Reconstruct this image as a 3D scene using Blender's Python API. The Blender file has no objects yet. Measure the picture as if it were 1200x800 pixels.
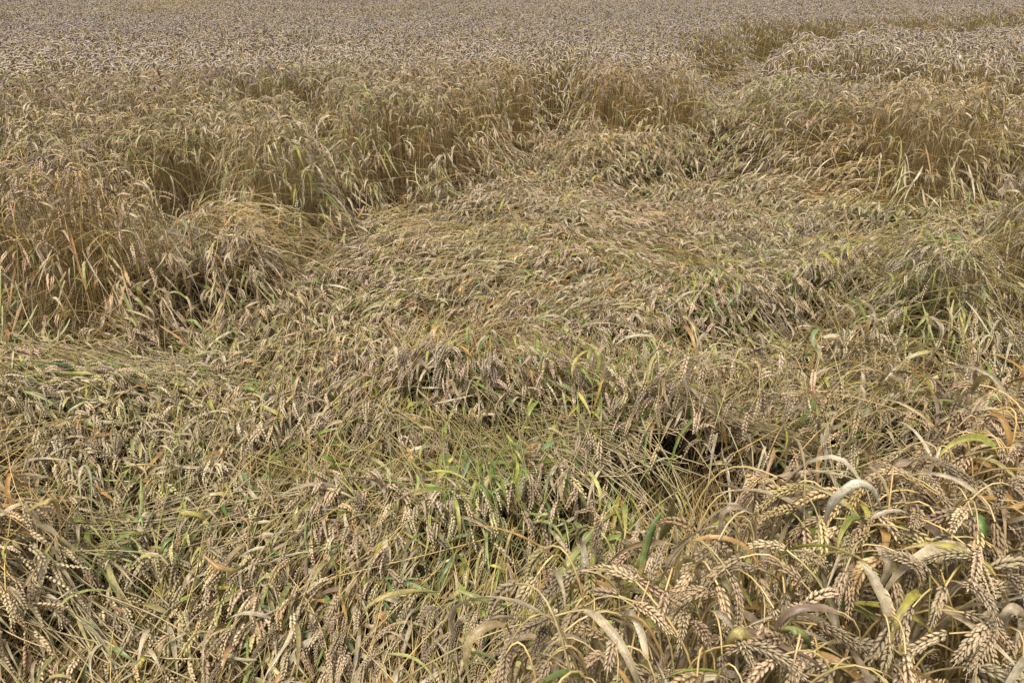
import bpy, math
import numpy as np

# ------------------------------------------------------------------ camera, sky, sun, exposure
CAM_H = 1.65
PITCH = math.radians(27.0)
HFOV = math.radians(69.0)
scene = bpy.context.scene
cam_d = bpy.data.cameras.new('camera')
cam_d.sensor_width = 36.0
cam_d.lens = 18.0 / math.tan(HFOV / 2)
cam_d.clip_start = 0.02
cam_d.clip_end = 2000.0
cam = bpy.data.objects.new('camera', cam_d)
scene.collection.objects.link(cam)
cam.location = (0, 0, CAM_H)
cam.rotation_euler = (math.radians(90) - PITCH, 0, 0)
scene.camera = cam

SUN_EL = math.radians(64)      # high behind thin cloud
world = bpy.data.worlds.new('World')
scene.world = world
world.use_nodes = True
wn = world.node_tree
sky = wn.nodes.new('ShaderNodeTexSky')
sky.sky_type = 'NISHITA'
sky.sun_disc = False
sky.sun_elevation = SUN_EL
sky.sun_rotation = math.radians(200)
sky.air_density = 1.0
sky.dust_density = 4.0
sky.ozone_density = 1.0
hs = wn.nodes.new('ShaderNodeHueSaturation')          # hazy, greyish overcast rather than deep blue
hs.inputs['Saturation'].default_value = 0.55
wn.links.new(sky.outputs[0], hs.inputs['Color'])
wn.links.new(hs.outputs[0], wn.nodes['Background'].inputs[0])
wn.nodes['Background'].inputs[1].default_value = 0.05

sun_d = bpy.data.lights.new('sun', 'SUN')
sun_d.energy = 1.5
sun_d.angle = math.radians(20)
sun_d.color = (1.0, 0.95, 0.87)
sun = bpy.data.objects.new('sun', sun_d)
scene.collection.objects.link(sun)
sun.rotation_euler = (math.radians(90) - SUN_EL, 0, math.radians(-20))
scene.view_settings.view_transform = 'Standard'
scene.view_settings.look = 'None'
scene.view_settings.gamma = 1.0
scene.view_settings.exposure = 1.66
scene.cycles.max_bounces = 6
scene.cycles.diffuse_bounces = 2
scene.cycles.transmission_bounces = 3
scene.cycles.glossy_bounces = 1

rng = np.random.default_rng(7)
F = 600.0 / math.tan(HFOV / 2)       # focal length in units of a 1200 x 800 frame
PI = math.pi


def ground_at(px, py, z):
    """the place at height z that lies in this direction from the eye (used once, to lay out the field in metres)"""
    a = PITCH + math.atan((py - 400.0) / F)
    y = (CAM_H - z) / math.tan(a)
    depth = y * math.cos(PITCH) + (CAM_H - z) * math.sin(PITCH)
    return ((px - 600.0) / F * depth, y)


def frame_of(x, y, z):
    depth = y * np.cos(PITCH) + (CAM_H - z) * np.sin(PITCH)
    depth = np.maximum(depth, 0.05)
    v = -y * np.sin(PITCH) + (CAM_H - z) * np.cos(PITCH)
    return 600 + F * x / depth, 400 + F * v / depth, depth


# ------------------------------------------------------------------ noise
def vnoise(x, y, scale, seed):
    r = np.random.default_rng(seed).random((64, 64))
    u = np.asarray(x) / scale + 1000.3
    v = np.asarray(y) / scale + 1000.7
    iu = np.floor(u).astype(int); iv = np.floor(v).astype(int)
    fu = u - iu; fv = v - iv
    fu = fu * fu * (3 - 2 * fu); fv = fv * fv * (3 - 2 * fv)
    a = r[iu % 64, iv % 64]; b = r[(iu + 1) % 64, iv % 64]
    c = r[iu % 64, (iv + 1) % 64]; d = r[(iu + 1) % 64, (iv + 1) % 64]
    return (a * (1 - fu) + b * fu) * (1 - fv) + (c * (1 - fu) + d * fu) * fv


# ------------------------------------------------------------------ the height of the crop over the ground, in metres
GX0, GX1, GY0, GY1, GS = -9.0, 14.0, -0.6, 20.0, 0.04
gx = np.arange(GX0, GX1, GS); gy = np.arange(GY0, GY1, GS)
GXX, GYY = np.meshgrid(gx, gy, indexing='ij')


def in_poly(X, Y, pts):
    ins = np.zeros(X.shape, bool)
    n = len(pts)
    for i in range(n):
        x0, y0 = pts[i]; x1, y1 = pts[(i + 1) % n]
        if y0 == y1:
            continue
        c = ((y0 > Y) != (y1 > Y)) & (X < (x1 - x0) * (Y - y0) / (y1 - y0) + x0)
        ins ^= c
    return ins


def blur(A, r):
    k = np.exp(-0.5 * (np.arange(-3 * r, 3 * r + 1) / r) ** 2); k /= k.sum()
    P = np.pad(A, ((3 * r, 3 * r), (0, 0)), mode='edge')
    A = sum(k[i] * P[i:i + A.shape[0]] for i in range(len(k)))
    P = np.pad(A, ((0, 0), (3 * r, 3 * r)), mode='edge')
    return sum(k[i] * P[:, i:i + A.shape[1]] for i in range(len(k)))


def plateau(pix, z, soft=2, wob=0.12, seed=0):
    pts = [ground_at(px, py, z) for px, py in pix]
    wx = (vnoise(GXX, GYY, 0.35, 100 + seed) - .5) * wob * 2
    wy = (vnoise(GXX, GYY, 0.35, 200 + seed) - .5) * wob * 2
    m = in_poly(GXX + wx, GYY + wy, pts).astype(float)
    return blur(m, soft)


# flattened mat
H = 0.05 + 0.10 * vnoise(GXX, GYY, 0.55, 1) + 0.05 * vnoise(GXX, GYY, 0.2, 2) + 0.05 * vnoise(GXX, GYY, 1.4, 3)
H *= np.clip((GYY + 1.5) / 3.5, 0.6, 1.15)
for sc_, sd_ in ((0.55, 81), (0.33, 82)):          # winding creases where sheets of fallen crop part
    nn_ = vnoise(GXX * .8 + .35 * GYY, GYY * 1.25, sc_, sd_)
    H += .05 * np.clip((nn_ - .5) / .12, 0, 1) * np.exp(-np.clip(nn_ - .5, 0, 1) / .15) - .05 * np.exp(-((nn_ - .47) / .035) ** 2)
STAND = 0.80
top = STAND + 0.05 * (vnoise(GXX, GYY, 0.8, 5) - .5) + 0.05 * (vnoise(GXX, GYY, 0.3, 6) - .5)
# standing crop: outline given where the stems leave the ground
far = plateau([(-700, 235), (0, 235), (60, 238), (110, 240), (200, 246), (300, 236), (345, 226), (380, 238), (420, 262), (450, 266), (480, 262), (520, 252), (560, 236), (600, 215), (640, 190),
               (665, 186), (690, 203), (760, 206), (800, 198), (815, 170), (800, 132), (815, 112), (845, 105), (862, 90), (880, 88), (950, 84), (1050, 80), (1100, 72), (1200, 64), (1900, 50),
               (1900, -22), (-700, -22)], 0.0, 1, 0.20, 1)
tram = np.exp(-((GYY - 14.2 - .06 * GXX) / .16) ** 2) + np.exp(-((GYY - 16.2 - .06 * GXX) / .16) ** 2)
top = top - .35 * tram * (GXX < 1.5)
H = np.maximum(H, far * top)
apron = blur(far, 7)
H = np.maximum(H, np.clip(apron * 1.7 * (0.05 + 1.25 * vnoise(GXX, GYY, 0.16, 61)), 0, .66) * (GYY > 3))
# shoulder clumps and mounds: outline of the crest, height, softness
MOUNDS = [
    ([(-500, 425), (0, 405), (90, 420), (190, 428), (228, 408), (222, 375), (160, 350), (60, 338), (0, 335), (-500, 335)], 0.78, 3, 11),
    ([(30, 288), (120, 294), (200, 292), (280, 286), (305, 262), (310, 230), (30, 228)], 0.70, 2, 12),
    ([(282, 318), (340, 330), (398, 318), (404, 290), (388, 262), (330, 250), (282, 255)], 0.80, 2, 13),
    ([(150, 432), (215, 438), (248, 415), (236, 386), (165, 380)], 0.48, 2, 14),
    ([(232, 396), (290, 404), (335, 388), (328, 350), (290, 332), (238, 342)], 0.48, 2, 15),
    ([(405, 272), (440, 280), (472, 270), (468, 245), (412, 245)], 0.60, 1, 16),
    ([(640, 222), (700, 240), (780, 238), (830, 222), (820, 195), (660, 192)], 0.38, 3, 18),
    ([(868, 168), (900, 173), (960, 176), (1020, 196), (1060, 206), (1120, 200), (1200, 195), (1900, 190), (1900, 118), (1100, 114), (1000, 114), (900, 126)], 0.88, 5, 19),
    ([(990, 262), (1060, 274), (1135, 266), (1155, 240), (1100, 218), (1010, 222)], 0.84, 4, 20),
    ([(835, 205), (890, 228), (1000, 254), (1100, 264), (1155, 256), (1140, 210), (1060, 200), (960, 174), (868, 168)], 0.74, 5, 21),
    ([(1150, 250), (1200, 258), (1900, 270), (1900, 200), (1250, 200), (1150, 200)], 0.62, 2, 22),
    ([(1130, 102), (1200, 96), (1900, 85), (1900, 68), (1200, 74), (1130, 86)], 0.66, 2, 23),
    ([(1010, 458), (1070, 470), (1134, 458), (1140, 405), (1090, 388), (1018, 400)], 0.62, 2, 24),
    ([(1140, 408), (1190, 414), (1400, 424), (1400, 345), (1200, 340), (1138, 362)], 0.80, 2, 25),
    ([(940, 478), (1010, 490), (1130, 487), (1190, 480), (1190, 440), (1010, 438)], 0.28, 3, 26),
    ([(1165, 440), (1240, 380), (1500, 380), (1500, 900), (480, 900), (515, 800), (560, 690), (620, 600), (690, 560), (790, 530), (860, 522), (920, 572), (955, 550),
      (985, 550), (1012, 592), (1032, 535), (1070, 485), (1105, 450)], 0.88, 1, 27),
    ([(-300, 540), (0, 530), (40, 560), (72, 620), (75, 690), (30, 740), (-300, 760)], 0.30, 2, 28),
]
MASK = {}
for pts, z, soft, seed in MOUNDS:
    m = plateau(pts, z if seed > 26 else 0.0, soft, 0.05, seed)
    m = m / m.max()
    if seed in (18, 19, 21):
        m = np.clip(m * (.75 + .5 * vnoise(GXX, GYY, .4, 400 + seed)), 0, 1) ** .8
    else:
        m = np.clip((m - .12) / .62, 0, 1); m = m * m * (3 - 2 * m)
    MASK[seed] = m
    H = np.maximum(H, m * (z + 0.06 * (vnoise(GXX, GYY, 0.18, 300 + seed) - .5) * 2.4))
# terraces: a lip that falls to the near side and slopes back gently on the far side
LIPS = [([(520, 446), (600, 452), (680, 478), (740, 515), (800, 550)], 0.20, 0.14, 0.25),
        ([(770, 492), (860, 500), (960, 500), (1060, 485), (1140, 478)], 0.40, 0.40, 0.26),
        ([(360, 500), (430, 480), (520, 500)], 0.18, 0.03, 0.25),
        ([(840, 360), (930, 340), (1010, 300)], 0.28, 0.12, 0.3),
        ([(560, 590), (650, 560), (700, 600)], 0.25, 0.08, 0.2)]
for pix, z, hgt, back in LIPS:
    P = [ground_at(px, py, z) for px, py in pix]
    best = np.full(GXX.shape, 9.0); sgn = np.zeros(GXX.shape); endf = np.ones(GXX.shape)
    for (x0, y0), (x1, y1) in zip(P[:-1], P[1:]):
        dx, dy = x1 - x0, y1 - y0; L2 = dx * dx + dy * dy
        t = np.clip(((GXX - x0) * dx + (GYY - y0) * dy) / L2, 0, 1)
        d = np.hypot(GXX - x0 - t * dx, GYY - y0 - t * dy)
        s = (dx * (GYY - y0) - dy * (GXX - x0)) / math.sqrt(L2)       # positive on the far side
        m = d < best
        best = np.where(m, d, best); sgn = np.where(m, s, sgn)
    far_side = np.exp(-(best / back) ** 2) * (.7 + .6 * vnoise(GXX, GYY, .17, 71))
    near_side = np.exp(-(best / 0.04) ** 2)
    H += hgt * np.where(sgn > 0, far_side, near_side)
    H -= 0.11 * np.where(sgn > 0, 0, np.exp(-((best - 0.16) / 0.1) ** 2))
# dark hollows where the crop has opened down to the soil
HOLES = [(1025, 612, 0, 0.12, 0.12), (930, 578, 0, 0.32, 0.08), (762, 745, .5, 0.08, 0.09), (205, 428, 0, .13, .13), (400, 285, 0, .12, .26), (468, 268, 0, .17, .26), (652, 188, 0, .22, .5),
         (540, 255, 0, .12, .2), (610, 214, 0, .15, .2), (1150, 420, 0, 0.16, 0.18), (190, 312, 0, .32, .2), (1028, 305, 0, .3, .14), (18, 582, 0, 0.12, 0.08), (90, 425, 0, .34, .09), (262, 330, 0, .12, .16),
         (838, 232, 0, .3, .2), (240, 405, 0, .08, .14), (345, 212, 0, .3, .3), (812, 120, 0, .3, .4), (1075, 478, 0, .2, .08), (1170, 268, 0, .3, .14)]
for px, py, z, rx, ry in HOLES:
    x, y = ground_at(px, py, z)
    w = np.exp(-(((GXX - x) / rx) ** 2 + ((GYY - y) / ry) ** 2) ** 1.5)
    H = H * (1 - w) + 0.03 * w
H = np.maximum(H, 0.03)
HS = blur(H, 3)
dHx, dHy = np.gradient(HS, GS)
H2 = np.exp(-(GYY - 4) ** 2)


def samp(A, x, y):
    u = np.clip((x - GX0) / GS, 0, len(gx) - 1.001); v = np.clip((y - GY0) / GS, 0, len(gy) - 1.001)
    i = u.astype(int); j = v.astype(int); fu = u - i; fv = v - j
    return (A[i, j] * (1 - fu) + A[i + 1, j] * fu) * (1 - fv) + (A[i, j + 1] * (1 - fu) + A[i + 1, j + 1] * fu) * fv


# patches where leaves are still green / golden / rusty: pixel place, height, radius in m, strength
def patches(x, y, lst):
    w = np.zeros(x.shape)
    for px, py, z, r, s in lst:
        cx, cy = ground_at(px, py, z)
        w = np.maximum(w, s * np.exp(-(((x - cx) / r) ** 2 + ((y - cy) / r) ** 2)))
    return w


GREEN = [(50, 440, .1, .34, 1.0), (170, 230, .45, .3, .8), (560, 640, .1, .2, .5), (330, 640, .1, .2, .4), (345, 225, .5, .22, .7), (285, 470, .15, .14, .6), (150, 560, .2, .18, .6), (170, 620, .2, .2, .8), (600, 600, .2, .22, .6), (690, 600, .3, .16, .9),
         (900, 440, .15, .22, .5), (1060, 390, .2, .2, .75), (1185, 380, .2, .2, .6), (640, 690, .6, .2, .7), (760, 660, .7, .12, .7), (930, 735, .7, .15, .6), (650, 690, .6, .15, .6), (1090, 420, .2, .2, .6), (900, 130, .5, .35, .6), (1050, 235, .3, .3, .5), (820, 390, .15, .3, .45), (690, 540, .1, .3, .4),
         (430, 165, .4, .2, .6), (560, 500, .1, .25, .4), (450, 560, .1, .25, .45), (200, 450, .1, .25, .5), (950, 660, .6, .2, .35), (500, 700, .1, .2, .4), (980, 520, .2, .2, .3), (160, 470, .1, .3, .5), (960, 330, .1, .4, .4)]
GOLD = [(560, 130, .5, .9, .7), (700, 130, .5, .6, .8), (790, 120, .5, .35, 1), (50, 300, .5, .5, .9), (1000, 190, .4, .5, .8), (1120, 150, .5, .6, .8), (1100, 600, .6, .35, .9),
        (20, 620, .3, .3, 1.), (1180, 560, .6, .3, 1), (980, 740, .6, .2, .45), (1100, 640, .6, .2, .5), (200, 225, .6, .4, .5), (340, 220, .5, .3, .6), (90, 700, .2, .2, .7)]

# ------------------------------------------------------------------ mesh accumulator
class Acc:
    def __init__(self):
        self.v = []; self.c = []; self.q = []; self.t = []; self.qm = []; self.tm = []; self.n = 0

    def add(self, V, C, quads=None, tris=None, mat=0):
        """V (n,k,3) the same topology n times over; C (n,k,3); quads / tris index into k"""
        n, k, _ = V.shape
        if n == 0:
            return
        off = self.n + np.arange(n, dtype=np.int64)[:, None, None] * k
        self.v.append(V.reshape(-1, 3).astype(np.float32))
        self.c.append(np.broadcast_to(C, V.shape).reshape(-1, 3).astype(np.float32))
        if quads is not None and len(quads):
            self.q.append((off + quads[None]).reshape(-1, 4).astype(np.int32)); self.qm.append(np.full(n * len(quads), mat, np.int32))
        if tris is not None and len(tris):
            self.t.append((off + tris[None]).reshape(-1, 3).astype(np.int32)); self.tm.append(np.full(n * len(tris), mat, np.int32))
        self.n += n * k

    def build(self, name, mats, origin=(0, 0, 0)):
        me = bpy.data.meshes.new(name)
        v = np.concatenate(self.v) - np.array(origin, np.float32)
        q = np.concatenate(self.q) if self.q else np.zeros((0, 4), np.int32)
        t = np.concatenate(self.t) if self.t else np.zeros((0, 3), np.int32)
        me.vertices.add(len(v)); me.vertices.foreach_set('co', v.ravel())
        me.loops.add(q.size + t.size)
        me.loops.foreach_set('vertex_index', np.concatenate([q.ravel(), t.ravel()]))
        me.polygons.add(len(q) + len(t))
        ls = np.concatenate([np.arange(len(q)) * 4, q.size + np.arange(len(t)) * 3]).astype(np.int32)
        me.polygons.foreach_set('loop_start', ls)
        me.polygons.foreach_set('material_index', np.concatenate(self.qm + self.tm))
        me.polygons.foreach_set('use_smooth', np.ones(len(ls), bool))
        for m in mats:
            me.materials.append(m)
        col = me.color_attributes.new('tint', 'FLOAT_COLOR', 'POINT')
        c = np.concatenate(self.c); c = np.concatenate([c, np.ones((len(c), 1), np.float32)], 1)
        col.data.foreach_set('color', c.ravel())
        me.update()
        ob = bpy.data.objects.new(name, me)
        scene.collection.objects.link(ob)
        ob.location = origin
        return ob


def norm(a):
    return a / np.maximum(np.linalg.norm(a, axis=-1, keepdims=True), 1e-9)


def tangents(P):
    T = np.empty_like(P)
    T[:, 1:-1] = P[:, 2:] - P[:, :-2]; T[:, 0] = P[:, 1] - P[:, 0]; T[:, -1] = P[:, -1] - P[:, -2]
    return norm(T)


def tube(acc, P, S, R, col, sides, mat=0):
    """P (n,k,3) path, S (n,3) side vector, R (n,k) radius, col (n,k,3)"""
    n, k, _ = P.shape
    T = tangents(P)
    N = norm(np.cross(T, S[:, None, :]))
    B = np.cross(N, T)
    a = np.arange(sides) * 2 * PI / sides
    V = P[:, :, None] + R[:, :, None, None] * (np.cos(a)[None, None, :, None] * B[:, :, None] + np.sin(a)[None, None, :, None] * N[:, :, None])
    C = np.repeat(col[:, :, None], sides, 2)
    quads = []
    for i in range(k - 1):
        for j in range(sides):
            j2 = (j + 1) % sides
            quads.append((i * sides + j, i * sides + j2, (i + 1) * sides + j2, (i + 1) * sides + j))
    acc.add(V.reshape(n, -1, 3), C.reshape(n, -1, 3), np.array(quads), None, mat)


def ribbon(acc, P, S, W, roll, col, fold, mat=2):
    """P (n,k,3), W (n,k) half width, roll (n,k) twist; fold adds a keel"""
    n, k, _ = P.shape
    T = tangents(P)
    N = norm(np.cross(T, S[:, None, :]))
    B = np.cross(N, T)
    c, s = np.cos(roll)[..., None], np.sin(roll)[..., None]
    side = B * c + N * s
    up = N * c - B * s
    k_ = rng.uniform(.74, 1.18, (n, k, 1)); col = col * k_
    if fold and fold > 1:
        offs = np.array([-1, -.5, 0, .5, 1]); keel = np.array([.0, -.22, -.38, -.22, .0])
        V = P[:, :, None] + side[:, :, None] * (offs[None, None, :, None] * W[:, :, None, None]) + up[:, :, None] * (keel[None, None, :, None] * W[:, :, None, None])
        V = V + side[:, :, None] * (np.abs(offs)[None, None, :, None] * W[:, :, None, None] * rng.normal(0, .1, (n, k, 5, 1)))
        C = col[:, :, None] * rng.uniform(.78, 1.12, (n, 1, 5, 1)) * rng.uniform(.88, 1.08, (n, k, 5, 1))
        m = 5
    elif fold:
        V = np.stack([P + side * W[..., None], P - up * W[..., None] * 0.35, P - side * W[..., None]], 2)
        C = np.stack([col * rng.uniform(.85, 1.1, (n, k, 1)), col * 0.9 + 0.01, col * rng.uniform(.85, 1.1, (n, k, 1))], 2)
        m = 3
    else:
        V = np.stack([P + side * W[..., None], P - side * W[..., None]], 2)
        C = np.stack([col, col], 2)
        m = 2
    quads = [(i * m + j, i * m + j + 1, (i + 1) * m + j + 1, (i + 1) * m + j) for i in range(k - 1) for j in range(m - 1)]
    acc.add(V.reshape(n, -1, 3), C.reshape(n, -1, 3), np.array(quads), None, mat)


# ------------------------------------------------------------------ wheat
def floret_shape(sides, rings):
    """unit floret along +x (0..1), radius 1 in y, z"""
    V = [(0, 0, 0)]
    for xr, rr in rings:
        for j in range(sides):
            a = 2 * PI * j / sides
            V.append((xr, rr * math.cos(a), rr * math.sin(a)))
    V.append((1, 0, 0))
    T = []; Q = []
    for j in range(sides):
        j2 = (j + 1) % sides
        T.append((0, 1 + j2, 1 + j))
        for r in range(len(rings) - 1):
            b = 1 + r * sides
            Q.append((b + j, b + j2, b + sides + j2, b + sides + j))
        b = 1 + (len(rings) - 1) * sides
        T.append((b + j, b + j2, len(V) - 1))
    return np.array(V, float), (np.array(Q) if Q else None), np.array(T)


FL_HI = floret_shape(5, [(0.22, .85), (0.5, 1.0), (0.78, .5)])
FL_MID = floret_shape(4, [(0.25, .9), (0.66, .8)])


def make_stalks(T, az, L, p0, bend, earlen, lod, tint, leafy, green, accs, hooky=None):
    """One batch of stalks. T (n,3) base of ear, az azimuth the stalk leans to, p0 pitch of the tip of the stem, bend how far the ear nods on.
    accs = (stem, ear, leaf) accumulators; all three may be one."""
    n = len(T)
    if n == 0:
        return
    A_s, A_e, A_l = accs
    r = rng
    D = np.stack([np.cos(az), np.sin(az), np.zeros(n)], 1)
    S = np.stack([-np.sin(az), np.cos(az), np.zeros(n)], 1)
    Z = np.array([0, 0, 1.0])
    h = T[:, 2]
    reach = np.sqrt(np.maximum(L ** 2 - h ** 2, 0.006)) * 0.93
    R = T.copy(); R -= D * reach[:, None]; R[:, 2] = 0.0
    R += S * (r.normal(0, 0.05, n) * np.clip(reach * 2, .3, 1))[:, None]
    # bezier
    flat = np.clip(reach / 0.7, 0, 1)
    P1 = R + Z * (h * (1.15 - 0.4 * (1 - flat)))[:, None] * 0.9 + D * (reach * 0.15)[:, None]
    tdir = D * np.cos(p0)[:, None] + Z * np.sin(p0)[:, None]
    P2 = T - tdir * (0.30 * L * (0.45 + 0.55 * flat))[:, None]
    P2[:, 2] = np.maximum(P2[:, 2], 0.02)
    k = {0: 14, 1: 8, 2: 4}[lod]
    # only the part that can be seen: near the tip the points lie closer
    u = np.linspace(0, 1, k) ** 0.75
    u = u[None, :, None]
    P = (1 - u) ** 3 * R[:, None] + 3 * (1 - u) ** 2 * u * P1[:, None] + 3 * (1 - u) * u * u * P2[:, None] + u ** 3 * T[:, None]
    wig = np.sin(u * PI * 2 + r.uniform(0, 6, n)[:, None, None]) * (u * (1 - u)) * 0.05
    P = P + wig * S[:, None]
    rad = np.linspace(0.0020, 0.0012, k)[None] * r.uniform(.8, 1.25, n)[:, None]
    if lod == 2:
        rad = rad * 1.9
    gold = np.array([0.62, 0.43, 0.16]); grn = np.array([0.30, 0.34, 0.09]); gry = np.array([0.40, 0.33, 0.22])
    gd = np.clip(-green, 0, 1); green = np.clip(green, 0, 1)
    g = np.clip(green[:, None] * 1.1 + r.normal(0, .12, (n, 1)), 0, 1)
    base = gold * (1 - g) + grn * g
    gm = r.random((n, 1)) * 0.45 * (1 - gd[:, None])
    base = base * (1 + gd[:, None] * np.array([.08, -.06, -.3]))
    base = base * (1 - gm) + gry * gm
    base = base * r.uniform(.7, 1.12, (n, 1))
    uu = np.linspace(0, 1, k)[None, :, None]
    brown_shade = np.array([0.20, 0.13, 0.06])
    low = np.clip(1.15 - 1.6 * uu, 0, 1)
    cst = base[:, None] * (1 - .62 * low) + brown_shade * (.5 * low)      # brown straw foot, darkened further to paint in the shade between stems
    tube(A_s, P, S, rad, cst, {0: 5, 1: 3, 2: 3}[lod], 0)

    # ---- ear axis
    m = {0: 11, 1: 8, 2: 4}[lod]
    s = np.linspace(0, 1, m)
    ang = p0[:, None] - bend[:, None] * s[None] ** 0.9
    step = (earlen / (m - 1))[:, None]
    dx = np.cos(ang) * step; dz = np.sin(ang) * step
    side_c = r.normal(0, 0.25, n)[:, None] * s[None] * step
    cx = np.concatenate([np.zeros((n, 1)), np.cumsum((dx[:, 1:] + dx[:, :-1]) / 2, 1)], 1)
    cz = np.concatenate([np.zeros((n, 1)), np.cumsum((dz[:, 1:] + dz[:, :-1]) / 2, 1)], 1)
    cs = np.cumsum(side_c, 1)
    E = T[:, None] + cx[..., None] * D[:, None] + cz[..., None] * Z + cs[..., None] * S[:, None]
    E[..., 2] = np.maximum(E[..., 2], 0.012)
    Te = tangents(E)
    Ne = norm(np.cross(Te, S[:, None]))
    Be = np.cross(Ne, Te)
    roll = r.uniform(0, PI, n)
    cr, sr = np.cos(roll)[:, None, None], np.sin(roll)[:, None, None]
    U = Be * cr + Ne * sr      # the broad way of the ear
    Wv = Ne * cr - Be * sr
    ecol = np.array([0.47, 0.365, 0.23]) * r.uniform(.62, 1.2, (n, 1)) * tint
    ecol = ecol * (1 + r.normal(0, .025, (n, 3)))
    ecol = np.where(r.random((n, 1)) < (.2 if lod < 2 else .05), ecol * .6, ecol)
    rust = (r.random(n) < 0.12)[:, None]
    ecol = np.where(rust, ecol * np.array([.95, .88, .78]), ecol)
    ecol = ecol * (1 + gd[:, None] * np.array([.03, -.06, -.2]))
    if lod == 2:
        ecol = .5 * ecol + .5 * ecol.mean(1, keepdims=True).mean(0, keepdims=True) * np.array([1.18, .99, .83])
    gr = (r.random(n) < green * .5)[:, None]
    ecol = np.where(gr, ecol * np.array([.92, 1.0, .78]), ecol)
    if lod == 2:
        mm = m
        prof = np.array([0.5, 1.0, .95, .25])[:mm]
        tube(A_e, E, S, prof[None] * (0.0068 * r.uniform(.85, 1.2, n))[:, None], ecol[:, None] * np.array([.8, 1.1, .85, 1.15])[None, :, None], 4, 1)
    else:
        ns = 19 if lod == 0 else 16
        base_v, fq, ft = FL_HI if lod == 0 else FL_MID
        fi = (np.arange(ns) + 0.3) / (ns + 0.2)
        idx = fi * (m - 1); i0 = np.clip(idx.astype(int), 0, m - 2); f = (idx - i0)[None, :, None]
        lerp = lambda A: A[:, i0] * (1 - f) + A[:, i0 + 1] * f
        C = lerp(E); t_ = norm(lerp(Te)); u_ = norm(lerp(U)); w_ = norm(lerp(Wv))
        sg = np.where(np.arange(ns) % 2 == 0, 1.0, -1.0)[None, :, None]
        prof = (0.62 + 0.45 * np.sin(np.clip(fi * 1.15 + 0.12, 0, 1) * PI))[None, :, None]
        fat = r.uniform(.66, 1.06, n)[:, None, None]
        fans = [0.0] if lod == 1 else [-1.0, 0.0, 1.0]
        for fn in fans:
            open_ = 0.42 if fn == 0 else 0.30
            ln = (0.0150 if lod == 0 else 0.0175) * prof * fat * (1.0 if fn == 0 else .92)
            ln = ln * r.uniform(.82, 1.14, (n, ns, 1)) * np.where(r.random((n, ns, 1)) < .05, .45, 1)
            wd = (0.0027 if lod == 0 else 0.0042) * prof * fat
            th = (0.0023 if lod == 0 else 0.0054) * prof * fat
            X = norm(t_ + u_ * sg * open_ + w_ * fn * 0.36 + r.normal(0, .09, (n, ns, 3)))
            Yv = norm(np.cross(w_, X)); Zv = np.cross(X, Yv)
            org = C + u_ * sg * 0.0016 + w_ * fn * 0.0022
            V = org[:, :, None] + (X * ln)[:, :, None] * base_v[None, None, :, 0:1] + (Yv * wd)[:, :, None] * base_v[None, None, :, 1:2] + (Zv * th)[:, :, None] * base_v[None, None, :, 2:3]
            xr = base_v[:, 0]
            tone = 0.66 + 0.62 * xr                       # glumes run from brown at the foot to pale chaff at the tip
            cc = ecol[:, None, None] * tone[None, None, :, None] * r.uniform(.88, 1.1, (n, ns, 1, 1))
            V = V.reshape(n * ns, -1, 3); cc = np.broadcast_to(cc, (n, ns, len(base_v), 3)).reshape(n * ns, -1, 3)
            A_e.add(V, cc, fq, ft, 1)
        if lod == 0:                                       # short awn points
            tipc = C + u_ * sg * 0.0016
            X = norm(t_ + u_ * sg * 0.5)
            a0 = tipc + X * 0.0125 * prof
            awl = (0.006 + 0.016 * np.clip(fi - .45, 0, 1)[None, :, None]) * r.uniform(.3, 1.3, (n, ns, 1))
            X2 = norm(X + w_ * r.normal(0, .15, (n, ns, 1)))
            a1 = a0 + X2 * awl
            V = np.stack([a0 - w_ * .0005, a0 + w_ * .0005, a1], 2).reshape(n * ns, 3, 3)
            cc = np.broadcast_to((ecol * 1.2)[:, None, None], (n, ns, 3, 3)).reshape(n * ns, 3, 3)
            A_e.add(V, cc, None, np.array([(0, 1, 2)]), 1)

    # ---- leaves
    nl = {0: 2, 1: 3, 2: 1}[lod]
    for q in range(nl):
        keep = np.nonzero(r.random(n) < leafy * (1 if q == 0 else .6))[0]
        if not len(keep):
            continue
        if isinstance(A_l, list):
            A_l.append(Acc())
        kk = len(keep)
        lk = {0: 12, 1: 7, 2: 4}[lod]
        bi = np.where(h[keep] > .5, r.uniform(.3, .93, kk), r.uniform(.6, .97, kk))
        ii = bi * (k - 1); j0 = np.clip(ii.astype(int), 0, k - 2); ff = (ii - j0)[:, None]
        B0 = P[keep, j0] * (1 - ff) + P[keep, j0 + 1] * ff
        tl = norm(P[keep, j0 + 1] - P[keep, j0])
        laz = az[keep] + r.normal(0, 0.75, kk)
        Dl = np.stack([np.cos(laz), np.sin(laz), np.zeros(kk)], 1)
        Sl = np.stack([-np.sin(laz), np.cos(laz), np.zeros(kk)], 1)
        pitch0 = np.arcsin(np.clip(tl[:, 2], -1, 1)) * .75 + np.where(h[keep] > .5, r.uniform(0, .5, kk), r.uniform(-.2, .45, kk))
        fall = np.where(h[keep] > .5, r.uniform(1.2, 3.3, kk), r.uniform(.7, 2.6, kk))
        ll = np.where(h[keep] > .5, r.uniform(.09, .21, kk), r.uniform(.07, .17, kk))
        kink = r.uniform(.25, .6, kk); kink_amt = np.where(r.random(kk) < .3, r.uniform(.6, 1.6, kk), 0)
        ss = np.linspace(0, 1, lk)
        ang = pitch0[:, None] - fall[:, None] * ss[None] ** 1.2 - kink_amt[:, None] / (1 + np.exp(-(ss[None] - kink[:, None]) * 22))
        ang = np.maximum(ang, -1.62)
        st = (ll / (lk - 1))[:, None]
        x = np.cumsum(np.concatenate([np.zeros((kk, 1)), np.cos(ang[:, 1:]) * st], 1), 1)
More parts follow.
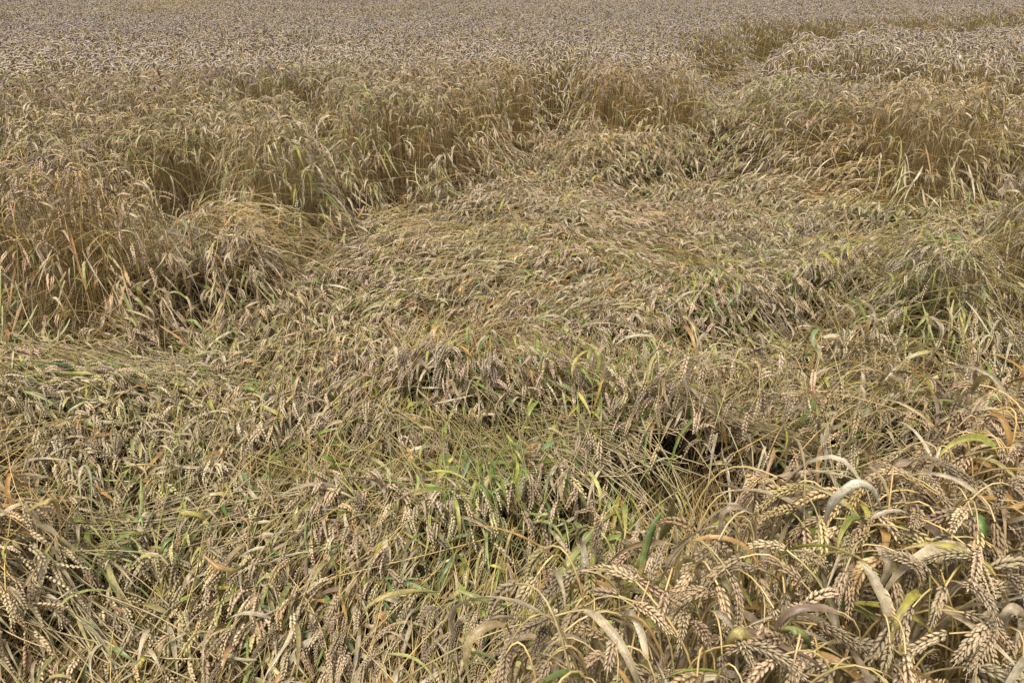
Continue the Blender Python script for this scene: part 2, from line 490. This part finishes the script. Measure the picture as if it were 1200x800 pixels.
        z = np.cumsum(np.concatenate([np.zeros((kk, 1)), np.sin(ang[:, 1:]) * st], 1), 1)
        yy = (ss[None] ** 2) * r.normal(0, .03, kk)[:, None]
        LP = B0[:, None] + x[..., None] * Dl[:, None] + z[..., None] * Z + yy[..., None] * Sl[:, None]
        LP[..., 2] = np.maximum(LP[..., 2], 0.012)
        hw = r.uniform(.0026, .0072, kk) * np.where(h[keep] > .5, 1.0, 1.15) * (1.25 if lod == 2 else 1)
        W = hw[:, None] * np.clip(np.minimum(1.0, (0.55 + ss * 2.2))[None] * (1 - ss[None] ** 2.6) ** .8, 0.04, 1)
        rl = r.uniform(-.9, .9, kk)[:, None] + r.normal(0, 1.3, kk)[:, None] * ss[None]
        pal = np.array([[.52, .42, .26], [.44, .33, .17], [.56, .47, .31], [.50, .30, .10], [.48, .41, .17], [.36, .27, .17], [.28, .20, .13]])
        pick = r.choice(len(pal), kk, p=[.26, .19, .22, .10, .10, .08, .05])
        lc = pal[pick]
        gl = green[keep]
        isg = r.random(kk) < (np.where(h[keep] < .5, .13, .07) + gl * .85)
        gpal = np.array([[.26, .34, .06], [.12, .24, .05], [.42, .44, .09], [.52, .46, .09], [.20, .31, .13]])
        lg = gpal[r.choice(5, kk, p=[.28, .17, .28, .15, .12])]
        c0 = np.where(isg[:, None], lg, lc) * r.uniform(.78, 1.15, (kk, 1)) 
        tipc = np.where(isg[:, None], np.array([.50, .38, .14]), lc * .9)
        wtt = (ss[None, :, None] ** 2.2)
        c0 = c0 * (1 + gd[keep][:, None] * np.array([.0, -.14, -.42]))
        c = c0[:, None] * (1 - wtt) + tipc[:, None] * wtt
        ribbon(A_l[-1] if isinstance(A_l, list) else A_l, LP, Sl, W, rl, c, 2 if lod == 0 else lod == 1, 2)


# ------------------------------------------------------------------ materials
def plant_material(name, rough, trans, spec, streak):
    m = bpy.data.materials.new(name); m.use_nodes = True
    nt = m.node_tree; nt.nodes.clear()
    out = nt.nodes.new('ShaderNodeOutputMaterial')
    at = nt.nodes.new('ShaderNodeVertexColor'); at.layer_name = 'tint'
    bs = nt.nodes.new('ShaderNodeBsdfPrincipled')
    bs.inputs['Roughness'].default_value = rough
    bs.inputs['Specular IOR Level'].default_value = spec
    tc = nt.nodes.new('ShaderNodeTexCoord'); nz = nt.nodes.new('ShaderNodeTexNoise')
    nz.inputs['Scale'].default_value = streak; nz.inputs['Detail'].default_value = 2
    nt.links.new(tc.outputs['Object'], nz.inputs['Vector'])
    mr = nt.nodes.new('ShaderNodeMapRange'); mr.inputs['From Min'].default_value = .3; mr.inputs['From Max'].default_value = .7
    mr.inputs['To Min'].default_value = .74; mr.inputs['To Max'].default_value = 1.18
    nt.links.new(nz.outputs[0], mr.inputs['Value'])
    mx = nt.nodes.new('ShaderNodeVectorMath'); mx.operation = 'SCALE'
    nt.links.new(at.outputs['Color'], mx.inputs[0]); nt.links.new(mr.outputs[0], mx.inputs['Scale'])
    if trans:
        n2 = nt.nodes.new('ShaderNodeTexNoise'); n2.inputs['Scale'].default_value = 420; n2.inputs['Detail'].default_value = 3
        nt.links.new(tc.outputs['Object'], n2.inputs['Vector'])
        m2 = nt.nodes.new('ShaderNodeMapRange'); m2.inputs['From Min'].default_value = .56; m2.inputs['From Max'].default_value = .66
        m2.inputs['To Max'].default_value = .6
        nt.links.new(n2.outputs[0], m2.inputs['Value'])
        sp = nt.nodes.new('ShaderNodeMix'); sp.data_type = 'RGBA'; sp.inputs['B'].default_value = (.17, .10, .05, 1)
        nt.links.new(m2.outputs[0], sp.inputs['Factor']); nt.links.new(mx.outputs[0], sp.inputs['A'])
        mx = sp
    bout = mx.outputs['Result'] if trans else mx.outputs[0]
    nt.links.new(bout, bs.inputs['Base Color'])
    if trans:
        tr = nt.nodes.new('ShaderNodeBsdfTranslucent'); mi = nt.nodes.new('ShaderNodeMixShader')
        mi.inputs[0].default_value = trans
        nt.links.new(bout, tr.inputs['Color'])
        nt.links.new(bs.outputs[0], mi.inputs[1]); nt.links.new(tr.outputs[0], mi.inputs[2])
        nt.links.new(mi.outputs[0], out.inputs[0])
    else:
        nt.links.new(bs.outputs[0], out.inputs[0])
    return m


M_STEM = plant_material('straw', .38, 0, .5, 60)
M_EAR = plant_material('chaff', .6, 0, .3, 260)
M_LEAF = plant_material('dry_leaf', .42, .28, .5, 90)
MATS = [M_STEM, M_EAR, M_LEAF]


def soil_material(name, a, b, scale):
    m = bpy.data.materials.new(name); m.use_nodes = True
    nt = m.node_tree; bs = nt.nodes['Principled BSDF']; bs.inputs['Roughness'].default_value = .95
    tc = nt.nodes.new('ShaderNodeTexCoord'); nz = nt.nodes.new('ShaderNodeTexNoise'); cr = nt.nodes.new('ShaderNodeValToRGB')
    nz.inputs['Scale'].default_value = scale; nz.inputs['Detail'].default_value = 8; nz.inputs['Roughness'].default_value = .7
    cr.color_ramp.elements[0].color = (*a, 1); cr.color_ramp.elements[1].color = (*b, 1)
    cr.color_ramp.elements[0].position = .3; cr.color_ramp.elements[1].position = .72
    bp = nt.nodes.new('ShaderNodeBump'); bp.inputs['Strength'].default_value = .6; bp.inputs['Distance'].default_value = .03
    nt.links.new(tc.outputs['Object'], nz.inputs['Vector']); nt.links.new(nz.outputs[0], cr.inputs[0])
    nt.links.new(cr.outputs[0], bs.inputs['Base Color']); nt.links.new(nz.outputs[0], bp.inputs['Height']); nt.links.new(bp.outputs[0], bs.inputs['Normal'])
    return m


def tag(o, label=None, cat=None, group=None, kind=None):
    for k, v in (('label', label), ('category', cat), ('group', group), ('kind', kind)):
        if v:
            o[k] = v
    return o


# ------------------------------------------------------------------ ground: one soil sheet out to the horizon
def sheet(name, x0, x1, y0, y1, nx, ny, zf, mat):
    X, Y = np.meshgrid(np.linspace(x0, x1, nx), np.linspace(y0, y1, ny), indexing='ij')
    Zz = zf(X, Y)
    V = np.stack([X, Y, Zz], -1).reshape(-1, 3)
    i, j = np.meshgrid(np.arange(nx - 1), np.arange(ny - 1), indexing='ij')
    b = (i * ny + j).ravel()
    f = np.stack([b, b + ny, b + ny + 1, b + 1], 1)
    me = bpy.data.meshes.new(name); me.from_pydata(V.tolist(), [], f.tolist())
    me.polygons.foreach_set('use_smooth', np.ones(len(f), bool)); me.materials.append(mat)
    o = bpy.data.objects.new(name, me); scene.collection.objects.link(o)
    return o


soil = soil_material('soil', (.014, .010, .007), (.065, .046, .03), 9)
g = sheet('ground', -900, 900, -60, 1500, 2, 2, lambda X, Y: X * 0 - .004, soil)
g['kind'] = 'structure'

# ------------------------------------------------------------------ stalk positions
def scatter(y0, y1, dens, margin, side=0.70):
    w = side * y1 + margin
    n = int(dens * 2 * w * (y1 - y0))
    x = rng.uniform(-w, w, n); y = rng.uniform(y0, y1, n)
    k = np.abs(x) < side * y + margin
    return x[k], y[k]


def flow_az(x, y, hz):
    """direction the crop was blown over: mostly towards the path and to the near left, turning in swirls"""
    a = -PI / 2 - 0.25 + 1.2 * (vnoise(x, y, 1.2, 21) - .5) + 1.1 * (vnoise(x, y, 0.45, 22) - .5)
    dx, dy = np.cos(a), np.sin(a)
    gxs, gys = samp(dHx, x, y), samp(dHy, x, y)
    gm = np.hypot(gxs, gys)
    s = np.clip(gm, 0, 3) * 0.9 / np.maximum(gm, 1e-6)
    dx = dx - gxs * s; dy = dy - gys * s
    # straws laid from left to right in front of the left-hand clump, and under the right-hand terrace
    for px, py, z, rr, ang, st in [(90, 455, .1, .38, -0.15, 3.2), (930, 545, .2, .30, PI + .15, 2.2), (1000, 300, .1, .5, PI + .5, 1.4), (640, 520, .1, .3, -.75, 1.6), (40, 690, .2, .25, -.5, 2.5)]:
        cx, cy = ground_at(px, py, z)
        w = st * np.exp(-((x - cx) ** 2 + (y - cy) ** 2) / rr ** 2)
        dx = dx + w * math.cos(ang); dy = dy + w * math.sin(ang)
    return np.arctan2(dy, dx)


# the bowed tufts one can tell apart: footprint in the frame, height, label
TUFTS = [
    (11, 'big golden mound of leaning wheat at the left edge above the green straws'),
    (13, 'rounded wheat clump with a green patch on its face, beside the dark notch'),
    (14, 'drooping brown wheat clump at the foot of the golden mound'),
    (15, 'low fountain shaped wheat tuft with golden straws beside the drooping brown clump'),
    (16, 'grey green wheat tuft bowed over in front of the tall standing crop'),
    (18, 'wide low wheat hummock right of the dark opening in the standing crop'),
    (20, 'rusty gold wheat tuft with lime green leaves on the right-hand slope'),
    (24, 'tall green leaved wheat tuft standing alone above the right foreground crop'),
    (25, 'arching wheat clump over a dark hollow at the right edge'),
]
acc_stand, acc_lodged = Acc(), Acc()
acc_tuft = [Acc() for _ in TUFTS]
near_pool = []

bands = [  # y0, y1, density standing, density flattened
    (0.30, 1.6, 1350, 1000), (1.6, 3.2, 600, 1000), (3.2, 5.5, 480, 950), (5.5, 9, 400, 720), (9, 14, 300, 400), (14, 22, 190, 190), (22, 36, 90, 90), (36, 60, 34, 34)]
for y0, y1, ds, dl in bands:
    x, y = scatter(y0, y1, max(ds, dl), 0.7 if y0 < 9 else 1.5)
    hz = samp(H, x, y)
    hz = np.where(y > 19, STAND + .05 * (vnoise(x, y, 2.5, 8) - .5), hz)
    standing = hz > 0.5
    grd = np.hypot(samp(dHx, x, y), samp(dHy, x, y)) * (y < 19) * np.where(y < 4.6, .35, 1)
    n0 = len(x)
    keep = rng.random(n0) < np.where(standing, ds, dl) / max(ds, dl)
    keep &= rng.random(n0) < np.maximum(.5, 1 / (1 + (grd / 2.2) ** 2))
    keep &= ~((hz < 0.085) & (rng.random(len(x)) < .85))
    x, y, hz, standing = x[keep], y[keep], hz[keep], standing[keep]
    n = len(x)
    s = np.clip((hz - .2) / .6, 0, 1)
    tall = rng.random(n)
    z = hz * np.where(standing, 1.04 - .26 * tall ** 2.2, 1.12 - .5 * tall ** 1.3) + rng.normal(0, .012, n)
    z = np.maximum(z, 0.03)
    az = flow_az(x, y, hz) + rng.normal(0, 1, n) * np.where(standing, .95, .34)
    L = np.maximum(rng.normal(.84, .05, n), z + .03)
    L = np.where(z > .6, np.minimum(L, np.sqrt(z ** 2 + rng.uniform(.03, .22, n) ** 2)), L)
    slope = np.clip((hz - samp(H, x + .12 * np.cos(az), y + .12 * np.sin(az))) / .12, 0, 3)
    p0 = np.where(standing, rng.uniform(-.8, 1.05, n) - .4 * slope, rng.uniform(-.1, .9, n) - .3 * slope)
    bend = np.where(standing, rng.uniform(.5, 1.9, n), p0 + rng.uniform(.1, 1.15, n) + .2 * slope)
    p0 = np.maximum(p0, -1.2)
    bend = np.maximum(bend, .15)
    bend = np.minimum(bend, p0 + 1.55)
    el = rng.normal(.083, .012, n).clip(.05, .115) * np.where((y < 1.5) & standing, .86, 1)
    tint = np.stack([1 + .12 * (vnoise(x, y, .5, 31) - .5), 1 + .06 * (vnoise(x, y, .9, 32) - .5), 1 + .25 * (vnoise(x, y, .7, 33) - .5)], 1)
    tint *= (0.88 + .26 * vnoise(x, y, .3, 34))[:, None]
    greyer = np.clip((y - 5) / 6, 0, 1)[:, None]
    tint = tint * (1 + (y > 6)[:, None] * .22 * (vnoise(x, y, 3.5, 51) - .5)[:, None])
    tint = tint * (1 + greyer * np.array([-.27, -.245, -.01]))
    standing = standing
    green = np.clip(patches(x, y, GREEN) + .35 * np.clip(vnoise(x, y, .28, 41) - .5, 0, 1) * 2.6 - .65 * patches(x, y, GOLD), -1, 1)
    leafy = np.where(standing, .55, .85)
    px_, py_ = ground_at(205, 6, .8)
    weedy = np.exp(-((x - px_) / .8) ** 2 - ((y - py_) / 2.0) ** 2)            # a yellow flowering patch far off
    tint = tint * (1 + weedy[:, None] * np.array([.35, .25, -.5]))
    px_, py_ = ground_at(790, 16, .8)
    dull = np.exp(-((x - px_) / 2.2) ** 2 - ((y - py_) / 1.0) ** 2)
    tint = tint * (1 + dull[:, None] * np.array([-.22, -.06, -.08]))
    leafy = np.clip(leafy + .25 * np.abs(green), 0, 1)
    T = np.stack([x, y, z], 1)
    fx, fy, dep = frame_of(x, y, z)
    dist = np.sqrt(x ** 2 + y ** 2 + (CAM_H - z) ** 2)
    lod = np.where(dist < 2.1, 0, np.where(dist < 7.5, 1, 2))
    member = np.full(n, -1)
    for ti, (seed, _) in enumerate(TUFTS):
        member[(samp(MASK[seed], x, y) > .3) & (hz > .2) & (samp(far, x, y) < .5)] = ti
    inframe = (fx > 5) & (fx < 1195) & (fy > 5) & (fy < 795)
    is_near = (lod == 0) & inframe & (member < 0)
    if y0 < 3.2:
        near_pool.append(dict(T=T[is_near], az=az[is_near], L=L[is_near], p0=p0[is_near], bend=bend[is_near], el=el[is_near], tint=tint[is_near],
                              leafy=leafy[is_near], green=green[is_near], dist=dist[is_near], fx=fx[is_near], fy=fy[is_near], st=standing[is_near], hz=hz[is_near], tall=tall[is_near]))
    else:
        is_near[:] = False
    for l in (0, 1, 2):
        for dest in range(-2, len(TUFTS)):
            if dest == -2:
                mk = (member < 0) & standing; a = acc_stand
            elif dest == -1:
                mk = (member < 0) & ~standing; a = acc_lodged
            else:
                mk = member == dest; a = acc_tuft[dest]
            mk = mk & (lod == l) & ~is_near
            if mk.any():
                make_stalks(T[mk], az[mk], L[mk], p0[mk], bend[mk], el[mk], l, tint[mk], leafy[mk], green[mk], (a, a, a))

# ------------------------------------------------------------------ the 300 stalks that show largest, each a thing of its own
pool = {k: np.concatenate([p[k] for p in near_pool]) for k in near_pool[0]}
order = np.argsort(pool['dist'] + .25 * pool['tall'])       # near, and not buried under its neighbours
chosen = order[:300]
rest = order[300:]
for flag, a in ((True, acc_stand), (False, acc_lodged)):
    mk = rest[pool['st'][rest] == flag]
    p = pool
    make_stalks(p['T'][mk], p['az'][mk], p['L'][mk], p['p0'][mk], p['bend'][mk], p['el'][mk], 0, p['tint'][mk], p['leafy'][mk], p['green'][mk], (a, a, a))

for i in chosen:
    sl = slice(i, i + 1); p = pool
    a3 = (Acc(), Acc(), [])
    make_stalks(p['T'][sl], p['az'][sl], p['L'][sl], p['p0'][sl], p['bend'][sl], p['el'][sl], 0, p['tint'][sl], p['leafy'][sl], p['green'][sl], a3)
    v0 = a3[0].v[0]
    base = v0[:5].mean(0)
    root = bpy.data.objects.new('wheat_stalk', None); scene.collection.objects.link(root)
    root.location = base; root.empty_display_size = .05
    hasleaf = bool(a3[2])
    fx, fy = p['fx'][i], p['fy'][i]
    if p['st'][i]:
        where = 'at the bottom right corner' if fx > 1000 and fy > 620 else 'along the right edge' if fx > 1000 else 'at the middle of the bottom edge' if fx < 800 else 'right of the bottom middle'
        lab = ('standing wheat stalk with a curled leaf ' if hasleaf else 'standing bare wheat stalk without a leaf ') + where
    else:
        where = 'at the bottom left corner' if fx < 300 else 'along the bottom edge'
        lab = ('flattened wheat stalk with a withered leaf ' if hasleaf else 'flattened bare wheat stalk without a leaf ') + where
    tag(root, lab, 'wheat stalk', lab.replace('wheat stalk', 'wheat stalks'))
    for a, nm in [(a3[0], 'stem'), (a3[1], 'ear')] + [(q, 'leaf') for q in a3[2]]:
        if a.v:
            o = a.build(nm, MATS, (0, 0, 0))
            o.parent = root
            o.matrix_parent_inverse.identity()
            me = o.data
            co = np.empty(len(me.vertices) * 3, np.float32); me.vertices.foreach_get('co', co)
            co = co.reshape(-1, 3) - base; me.vertices.foreach_set('co', co.ravel())

# ---- straws and torn leaves lying on the mat, following its surface
def on_mat(x, y, az, ln, k, lift):
    s = np.linspace(-.5, .5, k)[None] * ln[:, None]
    curve = rng.normal(0, .35, len(x))[:, None] * s ** 2 / np.maximum(ln[:, None], .05)
    X = x[:, None] + np.cos(az)[:, None] * s - np.sin(az)[:, None] * curve
    Y = y[:, None] + np.sin(az)[:, None] * s + np.cos(az)[:, None] * curve
    arch = lift[:, None] * (1 - (2 * s / ln[:, None]) ** 2)
    Zt = samp(HS, X, Y) * .97 + arch + rng.normal(0, .012, len(x))[:, None]
    return np.stack([X, Y, np.maximum(Zt, .015)], -1)


def straws(x, y, az, ln, acc):
    n = len(x)
    P = on_mat(x, y, az, ln, 9, rng.uniform(0, .03, n))
    S = np.stack([-np.sin(az), np.cos(az), az * 0], 1)
    c = np.array([.36, .28, .14]) * rng.uniform(.6, 1.15, (n, 1)) * (1 + rng.normal(0, .05, (n, 3)))
    tube(acc, P, S, np.full((n, 9), .0016) * rng.uniform(.8, 1.3, (n, 1)), np.repeat(c[:, None], 9, 1), 4, 0)


def torn(x, y, az, ln, acc):
    n = len(x); k = 8
    P = on_mat(x, y, az, ln, k, rng.uniform(0, .045, n))
    S = np.stack([-np.sin(az), np.cos(az), az * 0], 1)
    s_ = np.linspace(0, 1, k)
    W = np.where(rng.random(n) < .35, rng.uniform(.005, .0085, n), rng.uniform(.0024, .005, n))[:, None] * np.clip(np.minimum(1, .4 + s_ * 3)[None] * (1 - s_[None] ** 2.4), .05, 1)
    pal = np.array([[.54, .44, .27], [.46, .36, .20], [.58, .49, .32], [.50, .42, .17], [.38, .39, .13], [.24, .30, .09], [.46, .27, .11]])
    gk = np.clip(patches(x, y, GREEN), 0, 1)
    pick = np.where(rng.random(n) < .3 + .6 * gk, rng.choice([3, 4, 5], n), rng.choice([0, 1, 2, 2, 0, 6], n))
    c = pal[pick] * rng.uniform(.75, 1.15, (n, 1))
    ribbon(acc, P, S, W, rng.normal(0, .5, n)[:, None] + rng.normal(0, 1.0, n)[:, None] * s_[None], np.repeat(c[:, None], k, 1), True, 2)


x, y = scatter(1.0, 8.0, 400, .6)
hz = samp(H, x, y); k_ = (hz < .5) & (hz > .06) & (rng.random(len(x)) < np.clip(3.2 / y, .3, 1))
x, y = x[k_], y[k_]
torn(x, y, flow_az(x, y, 0) + rng.normal(0, .8, len(x)), rng.uniform(.06, .2, len(x)), acc_lodged)
x, y = scatter(1.0, 7.0, 25, .6)
hz = samp(H, x, y); k_ = (hz < .5) & (hz > .06)
x, y = x[k_], y[k_]
straws(x, y, flow_az(x, y, 0) + rng.normal(0, .5, len(x)), rng.uniform(.15, .5, len(x)), acc_lodged)
for px, py, z, rx, ry, ang, cnt in [(110, 445, .12, .50, .16, -.12, 420), (60, 410, .2, .35, .10, -.55, 200), (700, 535, .2, .40, .14, -.75, 420), (850, 590, .05, .34, .06, -.35, 160), (960, 580, .05, .32, .06, .12, 160),
                                    (250, 600, .15, .30, .15, .35, 120), (640, 720, .25, .12, .25, -2.4, 90), (30, 700, .25, .2, .12, -.5, 120), (900, 420, .2, .4, .2, -.8, 150), (1080, 300, .2, .6, .3, -.5, 200)]:
    cx, cy = ground_at(px, py, z)
    x = cx + rng.normal(0, .55, cnt) * rx; y = cy + rng.normal(0, .55, cnt) * ry
    kk = samp(H, x, y) < .42
    kk &= rng.random(cnt) < .28
    x, y = x[kk], y[kk]; cnt = len(x)
    if not cnt:
        continue
    straws(x, y, np.full(cnt, ang) + rng.normal(0, .16, cnt), rng.uniform(.25, .65, cnt), acc_lodged)

o = acc_stand.build('standing_wheat', MATS)
tag(o, 'ripe wheat still standing upright to the far end of the field', 'wheat crop', None, 'stuff')
o = acc_lodged.build('flattened_wheat', MATS)
tag(o, 'ripe wheat flattened into a matted swirl across the middle of the field', 'flattened wheat', None, 'stuff')
for a, (seed, lab) in zip(acc_tuft, TUFTS):
    if a.v:
        mk = MASK[seed] > .5
        cx, cy = float(GXX[mk].mean()), float(GYY[mk].mean())
        o = a.build('wheat_tuft', MATS, (cx, cy, 0))
        tag(o, lab, 'wheat tuft', 'bowed wheat tufts around the flattened patch')
print('verts', acc_stand.n, acc_lodged.n, [a.n for a in acc_tuft])


# ------------------------------------------------------------------ single blades that stand out
def catmull(P, n):
    P = np.array(P, float); Q = np.vstack([2 * P[0] - P[1], P, 2 * P[-1] - P[-2]])
    out = []
    for t in np.linspace(0, len(P) - 1, n):
        i = min(int(t), len(P) - 2); f = t - i
        a, b, c, d = Q[i:i + 4]
        out.append(.5 * (2 * b + (c - a) * f + (2 * a - 5 * b + 4 * c - d) * f * f + (3 * b - a - 3 * c + d) * f ** 3))
    return np.array(out)


def blade(pts, hw, c0, c1, label, roll=0.0, name='wheat_leaf'):
    pts = [(px, py, z + (.06 if pts[0][2] > .6 or pts[-1][2] > .6 else .03)) for px, py, z in pts]
    W3 = [ground_at(px, py, z) + (z,) for px, py, z in pts]
    n = 22
    P = catmull(W3, n)[None]
    t = tangents(P)[0]
    face = norm(np.array([0.15, -.75, .65]))
    side = norm(np.cross(t, face))
    u = np.linspace(0, 1, n)
    for i in range(1, n):
        if (side[i] * side[i - 1]).sum() < 0:
            side[i] *= -1
    nn = np.cross(side, t)
    r_ = (roll + .5 * np.sin(u * 5 + roll * 3))[:, None]
    side = side * np.cos(r_) + nn * np.sin(r_)
    up = np.cross(t, side)
    w = hw * .85 * (1 + .12 * np.sin(u * 23 + hw * 9000)) * np.clip((0.2 + u * 2.6), 0, 1) * np.clip(1 - u ** 3.2, .05, 1)
    m = 5
    offs = np.array([-1, -.5, 0, .5, 1])
    keel = np.array([.28, .08, -.12, .08, .28])
    V = P[0][:, None] + side[:, None] * (offs[None, :, None] * w[:, None, None]) + up[:, None] * (keel[None, :, None] * w[:, None, None])
    c0 = np.array(c0); c1 = np.array(c1)
    mixv = np.clip((u - .45) * 2.2 + .25 * np.sin(u * 17), 0, 1)[:, None, None]
    C = (c0 * (1 - mixv) + c1 * mixv) * rng.uniform(.8, 1.15, (n, m, 1)) * np.array([.96, 1.04, .86, 1.04, .96])[None, :, None]
    a = Acc()
    q = [(i * m + j, i * m + j + 1, (i + 1) * m + j + 1, (i + 1) * m + j) for i in range(n - 1) for j in range(m - 1)]
    a.add(V.reshape(1, -1, 3), C.reshape(1, -1, 3), np.array(q), None, 2)
    o = a.build(name, MATS, tuple(float(v) for v in W3[0]))
    sm = o.modifiers.new('thickness', 'SOLIDIFY'); sm.thickness = .0004
    tag(o, label, 'leaf')
    return o


PALE, WHT, YEL, ORG, GRN, LIM, DKG = (.52, .45, .30), (.70, .64, .47), (.52, .41, .15), (.48, .28, .10), (.16, .24, .08), (.34, .35, .12), (.09, .16, .06)
blade([(962, 640, .80), (973, 596, .92), (998, 568, .97), (1022, 572, .96), (1034, 600, .90)], .0078, WHT, WHT, 'bleached white leaf arched over at the top edge of the right foreground crop')
blade([(775, 600, .86), (763, 625, .83), (754, 655, .79), (748, 688, .74)], .0095, GRN, YEL, 'green leaf hanging straight down between the pale ears, right of bottom centre')
blade([(852, 790, .72), (857, 752, .84), (872, 742, .86), (884, 757, .82), (886, 778, .76)], .0095, YEL, YEL, 'pale yellow leaf folded sharply over at the middle of the bottom edge', .3)
blade([(1040, 800, .70), (1046, 768, .80), (1056, 762, .82), (1064, 785, .74), (1066, 810, .66)], .009, YEL, ORG, 'yellow leaf bent like a hook near the right end of the bottom edge', .3)
blade([(1175, 745, .80), (1180, 722, .88), (1196, 716, .89), (1212, 730, .84)], .012, PALE, ORG, 'short orange leaf folded over at the right edge near the bottom corner', .4)
blade([(1060, 615, .62), (1078, 585, .70), (1092, 562, .76), (1104, 540, .82)], .009, YEL, YEL, 'broad golden yellow leaf pointing up out of the dark gap at the right')
blade([(905, 748, .76), (925, 738, .83), (944, 745, .82), (952, 765, .76)], .008, LIM, GRN, 'light green leaf bent over low in the right foreground crop')
blade([(95, 585, .24), (92, 556, .30), (99, 546, .31), (106, 560, .28), (107, 610, .20)], .0085, PALE, GRN, 'pale green leaf hooked over beside the dark gap at the lower left')
blade([(165, 560, .26), (166, 590, .24), (160, 612, .22)], .007, LIM, GRN, 'small green leaf hanging among the flattened straws at the lower left')
blade([(238, 650, .26), (255, 662, .24), (275, 668, .22), (290, 660, .20)], .009, ORG, GRN, 'short leaf half orange and half green lying on the flattened wheat')
blade([(425, 715, .25), (450, 698, .28), (485, 692, .27), (520, 694, .24)], .0085, YEL, LIM, 'long yellow green leaf lying across the flattened ears near the bottom')
blade([(533, 690, .28), (555, 697, .28), (578, 706, .25), (598, 712, .22)], .009, LIM, GRN, 'broad lime green leaf lying beside the long yellow green one')
blade([(640, 700, .5), (665, 660, .56), (700, 618, .58), (722, 600, .56)], .009, LIM, LIM, 'lime green leaf slanting up at the left side of the foreground crop')
blade([(770, 640, .74), (786, 605, .84), (792, 572, .92)], .0085, LIM, YEL, 'cut yellow green leaf sticking up above the pale ears')
blade([(1148, 490, .6), (1150, 474, .64), (1158, 466, .65)], .010, GRN, GRN, 'small bright green leaf between ears at the right edge')
blade([(40, 430, .2), (62, 424, .24), (85, 432, .2), (95, 445, .15)], .009, DKG, GRN, 'dark green leaf under the left golden mound')
blade([(30, 600, .46), (50, 588, .52), (66, 592, .50), (72, 640, .36)], .0095, YEL, ORG, 'thick orange yellow leaf drooping from the brown clump at the lower left')
blade([(948, 460, .27), (953, 454, .28), (960, 456, .27)], .008, (.50, .10, .03), (.45, .16, .04), 'small scarlet petal caught on the flattened wheat', 0, 'red_petal')['category'] = 'petal'
